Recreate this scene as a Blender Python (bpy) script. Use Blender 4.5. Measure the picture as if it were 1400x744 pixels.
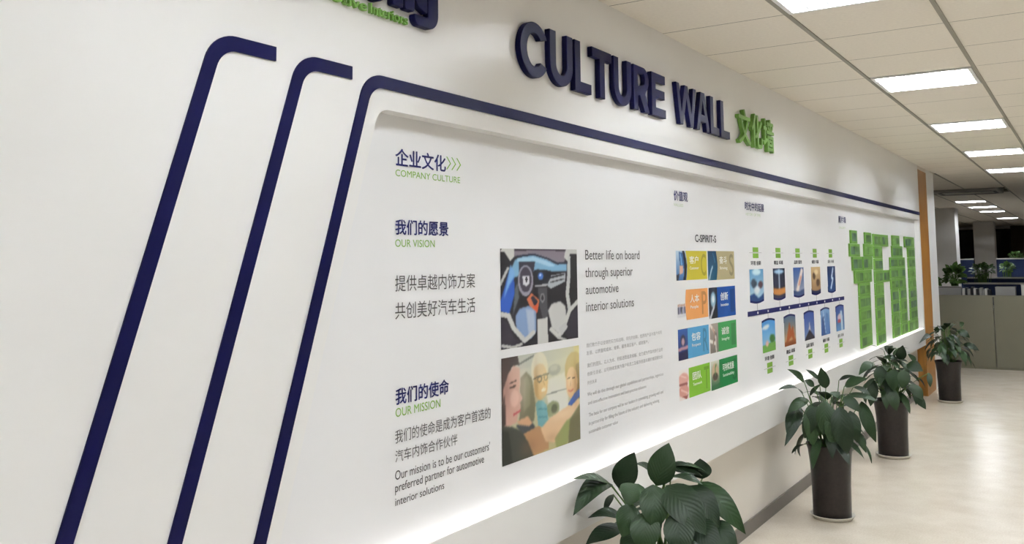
import bpy, bmesh, math, random
import numpy as np
from mathutils import Vector, Matrix

# ------------------------------------------------------------------ camera, world, exposure
for o in list(bpy.data.objects): bpy.data.objects.remove(o)
SC = bpy.context.scene
COL = SC.collection
W_IMG, H_IMG = 1400, 744
YAW, PITCH, ROLL = 0.569823942, 0.0853971382, -0.0110347194
FPX, CX, CY = 1237.36, 696.08, 252.79
WALL_D = 1.754                      # camera to culture wall
CAM_H = 1.668
CEIL = 2.805
EYE = Vector((WALL_D, 0, CAM_H))
_f = Vector((-math.sin(YAW)*math.cos(PITCH), math.cos(YAW)*math.cos(PITCH), math.sin(PITCH)))
_r0 = _f.cross(Vector((0, 0, 1))).normalized(); _u0 = _r0.cross(_f)
_r = _r0*math.cos(ROLL)+_u0*math.sin(ROLL); _u = -_r0*math.sin(ROLL)+_u0*math.cos(ROLL)
cd = bpy.data.cameras.new('camera'); cam = bpy.data.objects.new('camera', cd); COL.objects.link(cam)
cd.sensor_fit = 'HORIZONTAL'; cd.sensor_width = 36; cd.lens = FPX/W_IMG*36
cd.shift_x = (W_IMG/2-CX)/W_IMG; cd.shift_y = (CY-H_IMG/2)/W_IMG
cd.clip_start = .05; cd.clip_end = 200
m = Matrix((_r, _u, -_f)).transposed().to_4x4(); m.translation = EYE; cam.matrix_world = m
SC.camera = cam
wd = bpy.data.worlds.new('world'); SC.world = wd; wd.use_nodes = True
wd.node_tree.nodes['Background'].inputs[0].default_value = (1, .96, .9, 1)
wd.node_tree.nodes['Background'].inputs[1].default_value = .03
SC.view_settings.view_transform = 'Standard'; SC.view_settings.look = 'None'
SC.view_settings.gamma = 1; SC.view_settings.use_curve_mapping = False
SC.view_settings.exposure = 0.0
LAMP = 166.0          # troffer tubes
LED = 1.15            # ledge light strip
RD = .053            # depth of the recess
ZT, ZL, ZF = CAM_H+.262*WALL_D, CAM_H-.487*WALL_D, CAM_H-.602*WALL_D   # recess top, ledge, fascia bottom

def ray(px, py): return (px-CX)/FPX*_r-(py-CY)/FPX*_u+_f
def hit(px, py, ax, val):
    d = ray(px, py); t = (val-EYE[ax])/d[ax]; return EYE+d*t
def on_wall(px, py, x=-RD):         # photo point on a plane parallel to the culture wall -> (y, z)
    p = hit(px, py, 0, x); return p.y, p.z
def at_y(px, py, Y): return hit(px, py, 1, Y)

# ------------------------------------------------------------------ materials
def lin(c):
    c = np.asarray(c, float)/255
    return np.where(c <= .04045, c/12.92, ((c+.055)/1.055)**2.4)
def mat(name, rgb, rough=.5, spec=.5, metal=0, noise=0, nscale=8, bump=0, coat=0, emit=0, dist=.01, stretch=None):
    M = bpy.data.materials.new(name); M.use_nodes = True
    nt = M.node_tree; b = nt.nodes['Principled BSDF']
    c = (*[float(v) for v in lin(rgb)], 1)
    b.inputs['Base Color'].default_value = c; b.inputs['Roughness'].default_value = rough
    b.inputs['Specular IOR Level'].default_value = spec; b.inputs['Metallic'].default_value = metal
    b.inputs['Coat Weight'].default_value = coat
    if emit: b.inputs['Emission Color'].default_value = c; b.inputs['Emission Strength'].default_value = emit
    if noise or bump:
        tc = nt.nodes.new('ShaderNodeTexCoord'); n = nt.nodes.new('ShaderNodeTexNoise')
        n.inputs['Scale'].default_value = nscale; n.inputs['Detail'].default_value = 6
        src = tc.outputs['Object']
        if stretch:
            mp = nt.nodes.new('ShaderNodeMapping'); mp.inputs['Scale'].default_value = stretch
            nt.links.new(src, mp.inputs[0]); src = mp.outputs[0]
        nt.links.new(src, n.inputs['Vector'])
        if noise:
            r = nt.nodes.new('ShaderNodeValToRGB')
            r.color_ramp.elements[0].position = .3; r.color_ramp.elements[1].position = .7
            r.color_ramp.elements[0].color = (*[v*(1-noise) for v in c[:3]], 1)
            r.color_ramp.elements[1].color = (*[min(1, v*(1+noise)) for v in c[:3]], 1)
            nt.links.new(n.outputs['Fac'], r.inputs[0]); nt.links.new(r.outputs[0], b.inputs['Base Color'])
        if bump:
            bp = nt.nodes.new('ShaderNodeBump'); bp.inputs['Strength'].default_value = bump; bp.inputs['Distance'].default_value = dist
            nt.links.new(n.outputs['Fac'], bp.inputs['Height']); nt.links.new(bp.outputs[0], b.inputs['Normal'])
    return M
def print_mat():
    M = bpy.data.materials.new('printed_picture'); M.use_nodes = True; nt = M.node_tree
    a = nt.nodes.new('ShaderNodeAttribute'); a.attribute_name = 'ink'
    nt.links.new(a.outputs['Color'], nt.nodes['Principled BSDF'].inputs['Base Color'])
    nt.nodes['Principled BSDF'].inputs['Roughness'].default_value = .45
    return M
M = dict(
    wall=mat('white_gloss_paint', (240, 239, 237), .28, .45, bump=.02, nscale=3, noise=.01),
    recess=mat('white_print_board', (238, 238, 239), .5, .3, noise=.01, nscale=3),
    lower=mat('cream_paint', (232, 226, 216), .45, .4, noise=.015, nscale=4),
    ceil=mat('mineral_tile', (236, 229, 217), .9, .1, noise=.03, nscale=60, bump=.05),
    bar=mat('ceiling_bar_metal', (150, 145, 132), .5, .3, noise=.02),
    gap=mat('dark_gap', (70, 66, 58), .9, .1, noise=.05),
    skirt=mat('grey_skirting', (112, 106, 100), .4, .4, noise=.03),
    navy=mat('navy_acrylic', (13, 14, 54), .42, .1, noise=.03),
    navyink=mat('navy_ink', (22, 26, 92), .5, .3, noise=.02),
    green=mat('green_acrylic', (116, 164, 74), .4, .4, noise=.04),
    greenink=mat('green_ink', (132, 180, 70), .5, .3, noise=.02),
    paleink=mat('pale_green_ink', (196, 212, 176), .5, .3, noise=.02),
    greyink=mat('grey_ink', (86, 84, 84), .5, .3, noise=.02),
    lightink=mat('light_grey_ink', (180, 178, 178), .5, .3, noise=.02),
    blackink=mat('black_ink', (48, 46, 56), .5, .3, noise=.02),
    whiteink=mat('white_ink', (245, 245, 240), .5, .3, noise=.01),
    wood=mat('orange_brown_wood', (172, 120, 54), .4, .4, noise=.16, nscale=5, stretch=(8, 8, .6)),
    white=mat('white_enamel', (238, 238, 236), .4, .4, noise=.01),
    louvre=mat('bright_louvre_metal', (220, 222, 224), .35, .5, noise=.01),
    tube=mat('lamp_tube_glow', (242, 248, 255), .5, .2, emit=LAMP),
    led=mat('led_strip_glow', (255, 250, 244), .5, .2, emit=LED),
    pot=mat('dark_brown_glaze', (34, 28, 26), .32, .35, noise=.35, nscale=45, bump=.08, dist=.004),
    saucer=mat('cream_ceramic', (214, 208, 196), .4, .4, noise=.03),
    soil=mat('potting_soil', (44, 34, 27), .95, .1, noise=.4, nscale=60, bump=.6),
    stem=mat('green_stalk', (74, 104, 48), .5, .3, noise=.1),
    partition=mat('grey_green_panel', (128, 124, 106), .55, .3, noise=.02, nscale=4),
    column=mat('column_paint', (205, 202, 198), .7, .2, noise=.02),
    blue=mat('blue_fabric', (44, 55, 86), .9, .1, noise=.08, nscale=60),
    dark=mat('dark_plastic', (38, 38, 40), .5, .3, noise=.05),
    glass=mat('night_window_glass', (12, 13, 15), .1, .5, noise=.1),
    brownwall=mat('dark_brown_wall', (74, 64, 56), .7, .2, noise=.06),
    grey=mat('grey_board', (156, 154, 150), .6, .3, noise=.04),
    pale=mat('pale_board', (208, 206, 200), .6, .3, noise=.03),
    picture=print_mat(),
)
def leaf_mat(name, rgb):
    X = mat(name, rgb, .42, .3)
    nt = X.node_tree; b = nt.nodes['Principled BSDF']
    tc = nt.nodes.new('ShaderNodeAttribute'); tc.attribute_name = 'leafuv'
    sep = nt.nodes.new('ShaderNodeSeparateColor'); nt.links.new(tc.outputs['Color'], sep.inputs[0])
    # side veins run obliquely from the midrib: fract-like wave of (t - |s|*k)
    ab = nt.nodes.new('ShaderNodeMath'); ab.operation = 'MULTIPLY_ADD'
    ab.inputs[1].default_value = -.35; nt.links.new(sep.outputs[1], ab.inputs[0]); nt.links.new(sep.outputs[0], ab.inputs[2])
    sn = nt.nodes.new('ShaderNodeMath'); sn.operation = 'MULTIPLY'; sn.inputs[1].default_value = 60; nt.links.new(ab.outputs[0], sn.inputs[0])
    si = nt.nodes.new('ShaderNodeMath'); si.operation = 'SINE'; nt.links.new(sn.outputs[0], si.inputs[0])
    bp = nt.nodes.new('ShaderNodeBump'); bp.inputs['Strength'].default_value = .16; bp.inputs['Distance'].default_value = .003
    nt.links.new(si.outputs[0], bp.inputs['Height']); nt.links.new(bp.outputs[0], b.inputs['Normal'])
    mix = nt.nodes.new('ShaderNodeMix'); mix.data_type = 'RGBA'
    c = [float(v) for v in lin(rgb)]
    mix.inputs[6].default_value = (*[v*.65 for v in c], 1); mix.inputs[7].default_value = (*[min(1, v*f) for v, f in zip(c, (1.9, 1.75, 1.5))], 1)
    nt.links.new(sep.outputs[2], mix.inputs[0]); nt.links.new(mix.outputs[2], b.inputs['Base Color'])
    return X
M['leaf'] = leaf_mat('dark_green_leaf', (27, 47, 25))
M['leaf2'] = leaf_mat('fresh_green_leaf', (48, 84, 44))
M['shrub'] = leaf_mat('office_plant_leaf', (62, 92, 44))
def floor_mat():
    X = mat('speckled_vinyl', (214, 204, 187), .24, .35)
    nt = X.node_tree; b = nt.nodes['Principled BSDF']; tc = nt.nodes.new('ShaderNodeTexCoord')
    n1 = nt.nodes.new('ShaderNodeTexNoise'); n1.inputs['Scale'].default_value = 5; n1.inputs['Detail'].default_value = 8
    n2 = nt.nodes.new('ShaderNodeTexNoise'); n2.inputs['Scale'].default_value = 90; n2.inputs['Detail'].default_value = 3
    for n in (n1, n2): nt.links.new(tc.outputs['Object'], n.inputs['Vector'])
    mx = nt.nodes.new('ShaderNodeMath'); mx.operation = 'ADD'; nt.links.new(n1.outputs['Fac'], mx.inputs[0]); nt.links.new(n2.outputs['Fac'], mx.inputs[1])
    r = nt.nodes.new('ShaderNodeValToRGB'); r.color_ramp.elements[0].position = .35; r.color_ramp.elements[1].position = .65
    hv = nt.nodes.new('ShaderNodeMath'); hv.operation = 'MULTIPLY'; hv.inputs[1].default_value = .5; nt.links.new(mx.outputs[0], hv.inputs[0])
    nt.links.new(hv.outputs[0], r.inputs[0])
    r.color_ramp.elements[0].color = (*[float(v) for v in lin((214, 202, 184))], 1)
    r.color_ramp.elements[1].color = (*[float(v) for v in lin((232, 223, 208))], 1)
    nt.links.new(r.outputs[0], b.inputs['Base Color'])
    return X
M['floor'] = floor_mat()

# ------------------------------------------------------------------ building helpers
def link(o, parent=None):
    COL.objects.link(o)
    if parent is not None: o.parent = parent
    return o
def tag(o, label=None, cat=None, group=None, kind=None):
    if label: o['label'] = label
    if cat: o['category'] = cat
    if group: o['group'] = group
    if kind: o['kind'] = kind
    return o
def empty(name, loc, label, cat, group=None, rz=0):
    o = bpy.data.objects.new(name, None); o.empty_display_size = .1; o.location = loc; o.rotation_euler.z = rz
    link(o); return tag(o, label, cat, group)
def finish(name, me, material, parent=None, world=True, smooth=False):
    """vertices are in world space when world is True; the origin moves to their centre (or to the parent)"""
    if smooth: me.polygons.foreach_set('use_smooth', [True]*len(me.polygons))
    me.materials.clear(); me.materials.append(material)
    o = bpy.data.objects.new(name, me); link(o, parent)
    if world:
        if parent is None:
            co = np.empty(len(me.vertices)*3); me.vertices.foreach_get('co', co); co = co.reshape(-1, 3)
            c = Vector(((co[:, 0].min()+co[:, 0].max())/2, (co[:, 1].min()+co[:, 1].max())/2, co[:, 2].min()))
            me.transform(Matrix.Translation(-c)); o.location = c
        else:
            p = Vector((0, 0, 0)); q = parent
            while q is not None: p += q.location; q = q.parent
            me.transform(Matrix.Translation(-p))
    return o
class MB:
    def __init__(s): s.bm = bmesh.new()
    def box(s, x0, x1, y0, y1, z0, z1, bev=0):
        r = bmesh.ops.create_cube(s.bm, size=1)
        for v in r['verts']: v.co = Vector(((x0+x1)/2+v.co.x*(x1-x0), (y0+y1)/2+v.co.y*(y1-y0), (z0+z1)/2+v.co.z*(z1-z0)))
        if bev:
            es = list({e for v in r['verts'] for e in v.link_edges})
            bmesh.ops.bevel(s.bm, geom=es, offset=bev, segments=2, affect='EDGES', profile=.5)
        return s
    def quad(s, *pts):
        s.bm.faces.new([s.bm.verts.new(p) for p in pts]); return s
    def lathe(s, prof, c=(0, 0, 0), n=40):
        rings = [[s.bm.verts.new((c[0]+r*math.cos(2*math.pi*k/n), c[1]+r*math.sin(2*math.pi*k/n), c[2]+z)) for k in range(n)] for r, z in prof]
        for a, b in zip(rings, rings[1:]):
            for k in range(n): s.bm.faces.new((a[k], a[(k+1) % n], b[(k+1) % n], b[k]))
        s.bm.faces.new(rings[0][::-1]); s.bm.faces.new(rings[-1]); return s
    def tube(s, pts, r0, r1=None, n=6):
        r1 = r0 if r1 is None else r1; pts = [Vector(p) for p in pts]; rings = []
        for i, p in enumerate(pts):
            t = (pts[min(i+1, len(pts)-1)]-pts[max(i-1, 0)]).normalized()
            a = t.orthogonal().normalized(); b = t.cross(a); r = r0+(r1-r0)*i/(len(pts)-1)
            rings.append([s.bm.verts.new(p+(a*math.cos(2*math.pi*k/n)+b*math.sin(2*math.pi*k/n))*r) for k in range(n)])
        for a, b in zip(rings, rings[1:]):
            best = min(range(n), key=lambda k: (b[k].co-a[0].co).length)
            for k in range(n): s.bm.faces.new((a[k], a[(k+1) % n], b[(k+1+best) % n], b[(k+best) % n]))
        s.bm.faces.new(rings[0][::-1]); s.bm.faces.new(rings[-1]); return s
    def build(s, name, material, parent=None, world=True, smooth=False):
        bmesh.ops.recalc_face_normals(s.bm, faces=s.bm.faces)
        me = bpy.data.meshes.new(name); s.bm.to_mesh(me); s.bm.free()
        return finish(name, me, material, parent, world, smooth)
def structure(o): o['kind'] = 'structure'; return o

WALLMAP = Matrix(((0, 0, 1, 0), (1, 0, 0, 0), (0, 1, 0, 0), (0, 0, 0, 1)))    # local (along wall, up, out) -> world
def curve_mesh(c):
    o = bpy.data.objects.new('tmp', c); COL.objects.link(o)
    dg = bpy.context.evaluated_depsgraph_get(); dg.update()
    me = bpy.data.meshes.new_from_object(o.evaluated_get(dg)); bpy.data.objects.remove(o); return me
def outline(loops, depth, x0=0., bevel=0):
    """solid with the outline(s) given as (y, z) loops on a plane x = x0, standing out by depth"""
    c = bpy.data.curves.new('tmp', 'CURVE'); c.dimensions = '2D'; c.fill_mode = 'BOTH'
    c.extrude = depth/2-bevel; c.bevel_depth = bevel; c.offset = -bevel
    for n, lp in enumerate(loops):
        area = sum(p[0]*q[1]-q[0]*p[1] for p, q in zip(lp, lp[1:]+lp[:1]))
        if (area < 0) == (n == 0): lp = lp[::-1]          # outer loop anticlockwise, holes clockwise
        s = c.splines.new('POLY'); s.points.add(len(lp)-1); s.use_cyclic_u = True
        for p, q in zip(s.points, lp): p.co = (q[0], q[1], 0, 1)
    me = curve_mesh(c); bm = bmesh.new(); bm.from_mesh(me); bmesh.ops.remove_doubles(bm, verts=bm.verts, dist=1e-6)
    bmesh.ops.recalc_face_normals(bm, faces=bm.faces)
    for f in bm.faces: f.smooth = False
    bm.to_mesh(me); bm.free(); me.transform(Matrix.Translation((0, 0, depth/2))); me.transform(WALLMAP); me.transform(Matrix.Translation((x0, 0, 0)))
    return me
def glyphs(body, u0, u1, v0, v1, x0, depth=.0, offset=0., base=False, fat=0):
    """lettering in the (y, z) box; base=True: v0 is the base line and v1-v0 the capital height"""
    c = bpy.data.curves.new('tmp', 'FONT'); c.body = body; c.size = 1; c.resolution_u = 4; c.offset = fat
    me = curve_mesh(c)
    co = np.empty(len(me.vertices)*3); me.vertices.foreach_get('co', co); co = co.reshape(-1, 3)
    if offset:
        me2 = [me]+[me.copy() for _ in range(4)]
        for q, (dx, dy) in zip(me2, ((0, 0), (1, 0), (-1, 0), (0, .7), (0, -.7))): q.transform(Matrix.Translation((dx*offset, dy*offset, 0)))
        nv = len(me.vertices); me = join(me2); co = np.empty(len(me.vertices)*3); me.vertices.foreach_get('co', co); co = co.reshape(-1, 3)
    a, b = co[:, 0].min(), co[:, 0].max(); l, h = (0, .7) if base else (co[:, 1].min(), co[:, 1].max())
    co[:, 0] = u0+(co[:, 0]-a)/(b-a)*(u1-u0); co[:, 1] = v0+(co[:, 1]-l)/(h-l)*(v1-v0)
    me.vertices.foreach_set('co', co.ravel())
    bm = bmesh.new(); bm.from_mesh(me)
    bm.verts.ensure_lookup_table()
    for i, v in enumerate(bm.verts): v.co.z = 0 if not offset else (i//nv)*.00015
    for f in bm.faces:
        f.smooth = False; f.normal_update()
        if f.normal.z < 0: f.normal_flip()
    if depth:
        bmesh.ops.remove_doubles(bm, verts=bm.verts, dist=1e-7)
        r = bmesh.ops.extrude_face_region(bm, geom=list(bm.faces), use_keep_orig=True)
        for e in r['geom']:
            if isinstance(e, bmesh.types.BMVert): e.co.z += depth
        bmesh.ops.recalc_face_normals(bm, faces=bm.faces)
    bm.to_mesh(me); bm.free()
    me.transform(WALLMAP); me.transform(Matrix.Translation((x0, 0, 0))); return me
def join(meshes):
    bm = bmesh.new()
    for k in meshes: bm.from_mesh(k)
    me = bpy.data.meshes.new('joined'); bm.to_mesh(me); bm.free(); return me
INK = -RD+.0012
def line_px(body, xl, xr, top, bottom, offset=0., base=False, x=INK):
    """lettering read off the photo: left x, right x, and top / bottom heights at its left end"""
    u0, v1 = on_wall(xl, top, x); _, v0 = on_wall(xl, bottom, x); u1, _ = on_wall(xr, (top+bottom)/2, x)
    return glyphs(body, u0, u1, v0, v1, x, 0, offset, base)

def rounded(pts, radii, n=10):
    """polyline with rounded corners; radii[i] at pts[i] (0 keeps it sharp); closed"""
    out = []; N = len(pts)
    for i, (p, r) in enumerate(zip(pts, radii)):
        p = Vector(p)
        if not r: out.append(tuple(p)); continue
        a = (Vector(pts[i-1])-p).normalized(); b = (Vector(pts[(i+1) % N])-p).normalized()
        th = a.angle(b); t = r/math.tan(th/2); c = p+(a+b).normalized()*(r/math.sin(th/2))
        s = p+a*t-c; e = p+b*t-c; a0 = math.atan2(s.y, s.x); a1 = math.atan2(e.y, e.x); d = (a1-a0+math.pi) % (2*math.pi)-math.pi
        out += [(c.x+r*math.cos(a0+d*k/n), c.y+r*math.sin(a0+d*k/n)) for k in range(n+1)]
    return out

# ------------------------------------------------------------------ the room
U = WALL_D
def uz(v): return CAM_H+v*U
WEND, OPEN_R = 12.07, 12.0
SL = .323                           # slant of the recess and stripes
def slant(y_at_top, ztop, z): return y_at_top-(ztop-z)*SL
yl = 1.1555*U
opening = rounded([(slant(yl, ZT, ZL), ZL), (OPEN_R, ZL), (OPEN_R, ZT), (yl, ZT)], [0, 0, 0, .062])
outer = [(-4, ZF), (WEND, ZF), (WEND, CEIL), (-4, CEIL)]
structure(finish('wall_left', outline([outer, opening], RD, -RD), M['wall']))
structure(MB().box(-RD-.05, -RD, -4, WEND, ZF, CEIL).build('wall_recess', M['recess']))
structure(MB().box(-.25, -.1, -4, WEND, 0, ZF).build('wall_lower', M['lower']))
structure(MB().box(-.1, -.088, -4, WEND, 0, .085, .002).build('baseboard_left', M['skirt']))
# timber post and white wall end
structure(MB().box(-.2, 0, WEND, 12.74, 0, CEIL-.045).build('trim_1', M['wood']))
structure(MB().box(-.2, 0, WEND, 12.74, CEIL-.045, CEIL).build('trim_2', M['lower']))
structure(MB().box(-.2, 0, 12.74, 13.38, 0, CEIL).build('trim_3', M['white']))
X0, X1, Y0, Y1 = -8.0, 7.2, -4.0, 38.0
structure(MB().box(X0, X1, Y0, Y1, -.1, 0).build('floor', M['floor']))
structure(MB().box(X1, X1+.1, Y0, Y1, 0, CEIL).build('wall_right', M['column']))
structure(MB().box(-.25, X1, Y0-.1, Y0, 0, CEIL).build('wall_back', M['column']))
structure(MB().box(X0, -.2, 13.0, 13.1, 0, CEIL).build('wall_divider', M['column']))
structure(MB().box(X0-.1, X0, 13, Y1, 0, CEIL).build('wall_office', M['column']))
structure(MB().box(-.72, X1, Y1, Y1+.1, 0, CEIL).build('wall_front', M['brownwall']))
structure(MB().box(X0, -.72, Y1, Y1+.1, 0, .3).box(X0, -.72, Y1, Y1+.1, 2.7, CEIL).build('wall_parapet', M['column']))
w1 = structure(MB().box(X0, -.72, Y1+.03, Y1+.05, .3, 2.7).build('window_1', M['glass']))
MB().box(X0, -.72, Y1, Y1+.08, .3, .36).box(X0, -.72, Y1, Y1+.08, 2.64, 2.7).box(-3.6, -3.54, Y1, Y1+.08, .36, 2.64).box(-.78, -.72, Y1, Y1+.08, .36, 2.64).build('window_frame', M['dark'], w1)
# ceiling: 600 mm tiles, lamps sit in grid cells
GX, GY, P = .622, 4.185, .6
def cell(i, j): return GX+i*P, GY+j*P           # lower corner of a cell
LAMPS_MAIN = [(0, j) for j in (-9, -5, -1, 3, 7, 11, 15)]
LAMPS_SIDE = [(4, j) for j in (-9, -5, -1, 3, 7, 11)]
LAMPS_FAR = [(-2, 27), (-2, 31), (-2, 35), (-2, 43)]
AC_CELL = [(-2, 21), (-1, 21), (-2, 22), (-1, 22)]
taken = set(LAMPS_MAIN+LAMPS_SIDE+LAMPS_FAR+AC_CELL)
bm = MB(); g = .0025
for i in range(-15, 12):
    for j in range(-14, 57):
        if (i, j) in taken: continue
        x, y = cell(i, j)
        if i < -1 and y < 12.95: continue
        xa, xb = max(x+g, X0), min(x+P-g, X1); ya, yb = max(y+g, Y0), min(y+P-g, Y1)
        if i == -1 and y < 13.2: xa = 0
        if i == -1 and y < 13.38 and xa < 0: xa = .0
        if xb-xa < .02 or yb-ya < .02: continue
        bm.quad((xa, ya, CEIL), (xa, yb, CEIL), (xb, yb, CEIL), (xb, ya, CEIL))
structure(bm.build('ceiling', M['ceil']))
structure(MB().box(X0, X1, Y0, Y1, CEIL+.1, CEIL+.2).build('ceiling_slab', M['gap']))
bm = MB()
for i in range(-14, 12):
    x, _ = cell(i, 0)
    y0 = 13.4 if x < .1 else Y0
    bm.box(x-.0105, x+.0105, y0, Y1, CEIL-.006, CEIL+.03)
structure(bm.build('trim_4', M['bar']))
bm = MB()
for j in range(-13, 57):
    _, y = cell(0, j)
    bm.box(0 if y < 13.4 else X0, X1, y-.007, y+.007, CEIL+.004, CEIL+.02)
structure(bm.build('trim_5', M['bar']))

# ------------------------------------------------------------------ ceiling lights
def make_light(i, j, label, group):
    x, y = cell(i, j); a = .014
    t = empty('ceiling_light', (x+P/2, y+P/2, CEIL), label, 'ceiling light', group)
    xa, xb, ya, yb = x+a, x+P-a, y+a, y+P-a; h = .08; q = .022
    MB().box(xa, xa+q, ya, yb, CEIL-.008, CEIL+h).box(xb-q, xb, ya, yb, CEIL-.008, CEIL+h).box(xa+q, xb-q, ya, ya+q, CEIL-.008, CEIL+h)\
        .box(xa+q, xb-q, yb-q, yb, CEIL-.008, CEIL+h).box(xa, xb, ya, yb, CEIL+h, CEIL+h+.01).build('housing', M['white'], t)
    for k in range(3):
        yy = ya+(yb-ya)*(k+.5)/3
        MB().tube([(xa+q+.002, yy, CEIL+.05), (xb-q-.002, yy, CEIL+.05)], .016, n=10).build('lamp_tube', M['tube'], t, smooth=True)
    b = MB()
    for k in range(1, 6):
        xx = xa+(xb-xa)*k/6; b.box(xx-.004, xx+.004, ya+q, yb-q, CEIL-.004, CEIL+.022)
    for k in range(1, 3):
        yy = ya+(yb-ya)*k/3; b.box(xa+q, xb-q, yy-.006, yy+.006, CEIL-.004, CEIL+.022)
    b.build('louvre', M['louvre'], t)
    return t
def copy_tree(o, parent=None):
    c = o.copy(); COL.objects.link(c); c.parent = parent
    for ch in list(o.children): copy_tree(ch, c)
    return c
names = ['louvred ceiling light behind the camera above the wall stripes', 'louvred ceiling light just behind the camera', 'louvred ceiling light cut off by the top edge of the photo',
         'largest whole louvred ceiling light, above the WALL lettering', 'louvred ceiling light just past the largest whole one', 'thin looking lit ceiling light, third whole one away from the camera', 'lit ceiling light nearest the timber post end of the corridor']
base_light = None
def put_light(i, j, label, group):
    global base_light
    if base_light is None: base_light = make_light(i, j, label, group); return base_light
    c = copy_tree(base_light); x, y = cell(i, j); c.location = (x+P/2, y+P/2, CEIL); tag(c, label, group=group); return c
for (i, j), n in zip(LAMPS_MAIN, names): put_light(i, j, n, 'lit ceiling lights along the culture wall')
for i, j in LAMPS_SIDE: put_light(i, j, 'louvred ceiling light over the open floor away from the culture wall', 'ceiling lights over the open floor')
for (i, j), n in zip(LAMPS_FAR, ['lit strip of a ceiling light just past the air conditioner', 'second lit ceiling strip past the air conditioner', 'faint third ceiling strip past the air conditioner', 'bright farthest ceiling light before the dark end wall']):
    put_light(i, j, n, 'ceiling lights over the desks')
# ceiling air conditioner
x, y = cell(-2, 21)
ac = empty('ceiling_air_conditioner', (x+P, y+P, CEIL), 'square ceiling air conditioner with dark slots above the office plants', 'air conditioner')
MB().box(x+.1, x+2*P-.1, y+.1, y+2*P-.1, CEIL-.035, CEIL+.09, .012).build('panel', M['grey'], ac)
for k in range(4):
    b = MB()
    lo, hi = (.16, 2*P-.16)
    if k == 0: b.box(x+lo+.05, x+hi-.05, y+lo, y+lo+.12, CEIL-.038, CEIL-.03)
    if k == 1: b.box(x+lo+.05, x+hi-.05, y+hi-.12, y+hi, CEIL-.038, CEIL-.03)
    if k == 2: b.box(x+lo, x+lo+.05, y+lo+.1, y+hi-.1, CEIL-.038, CEIL-.03)
    if k == 3: b.box(x+hi-.05, x+hi, y+lo+.1, y+hi-.1, CEIL-.038, CEIL-.03)
    b.build('air_slot', M['dark'], ac)
MB().box(x+.4, x+.8, y+.4, y+.8, CEIL-.04, CEIL-.033).build('intake_grille', M['bar'], ac)

# ------------------------------------------------------------------ ledge light, stripes
tag(MB().box(-RD+.004, -.006, slant(yl, ZT, ZL)+.03, OPEN_R-.02, ZL+.0004, ZL+.006).build('light_strip', M['led']), 'glowing white light strip along the ledge under the printed board', 'light strip')
def stripe(yc, top, end, label):
    """yc: outer corner, where the slanted side meets the top"""
    w = .0375; r = .096; zb = ZF+.0
    yi = yc+.0375*1.02-w*SL*.0
    zt, zi = uz(top), uz(top)-w
    inner_c = slant(yc, zt, zi)+w*1.05
    out = rounded([(slant(yc, zt, zb), zb), (yc, zt), (end, zt), (end, zi), (inner_c, zi), (slant(inner_c, zi, zb), zb)], [0, r, 0, 0, r-w*.8, 0])
    return tag(finish('wall_stripe', outline([out], .005, 0.0004), M['navy']), label, 'wall stripe', 'navy stripes on the culture wall')
stripe(1.1205*U, .318, WEND-.005, 'long navy stripe bending round the printed board and running under the CULTURE WALL lettering')
stripe(.969*U, .321, 1.087*U, 'navy slanted stripe with short bent top between the other two stripes')
stripe(.8085*U, .321, .923*U, 'navy slanted stripe with short bent top, farthest from the printed board')

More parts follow.
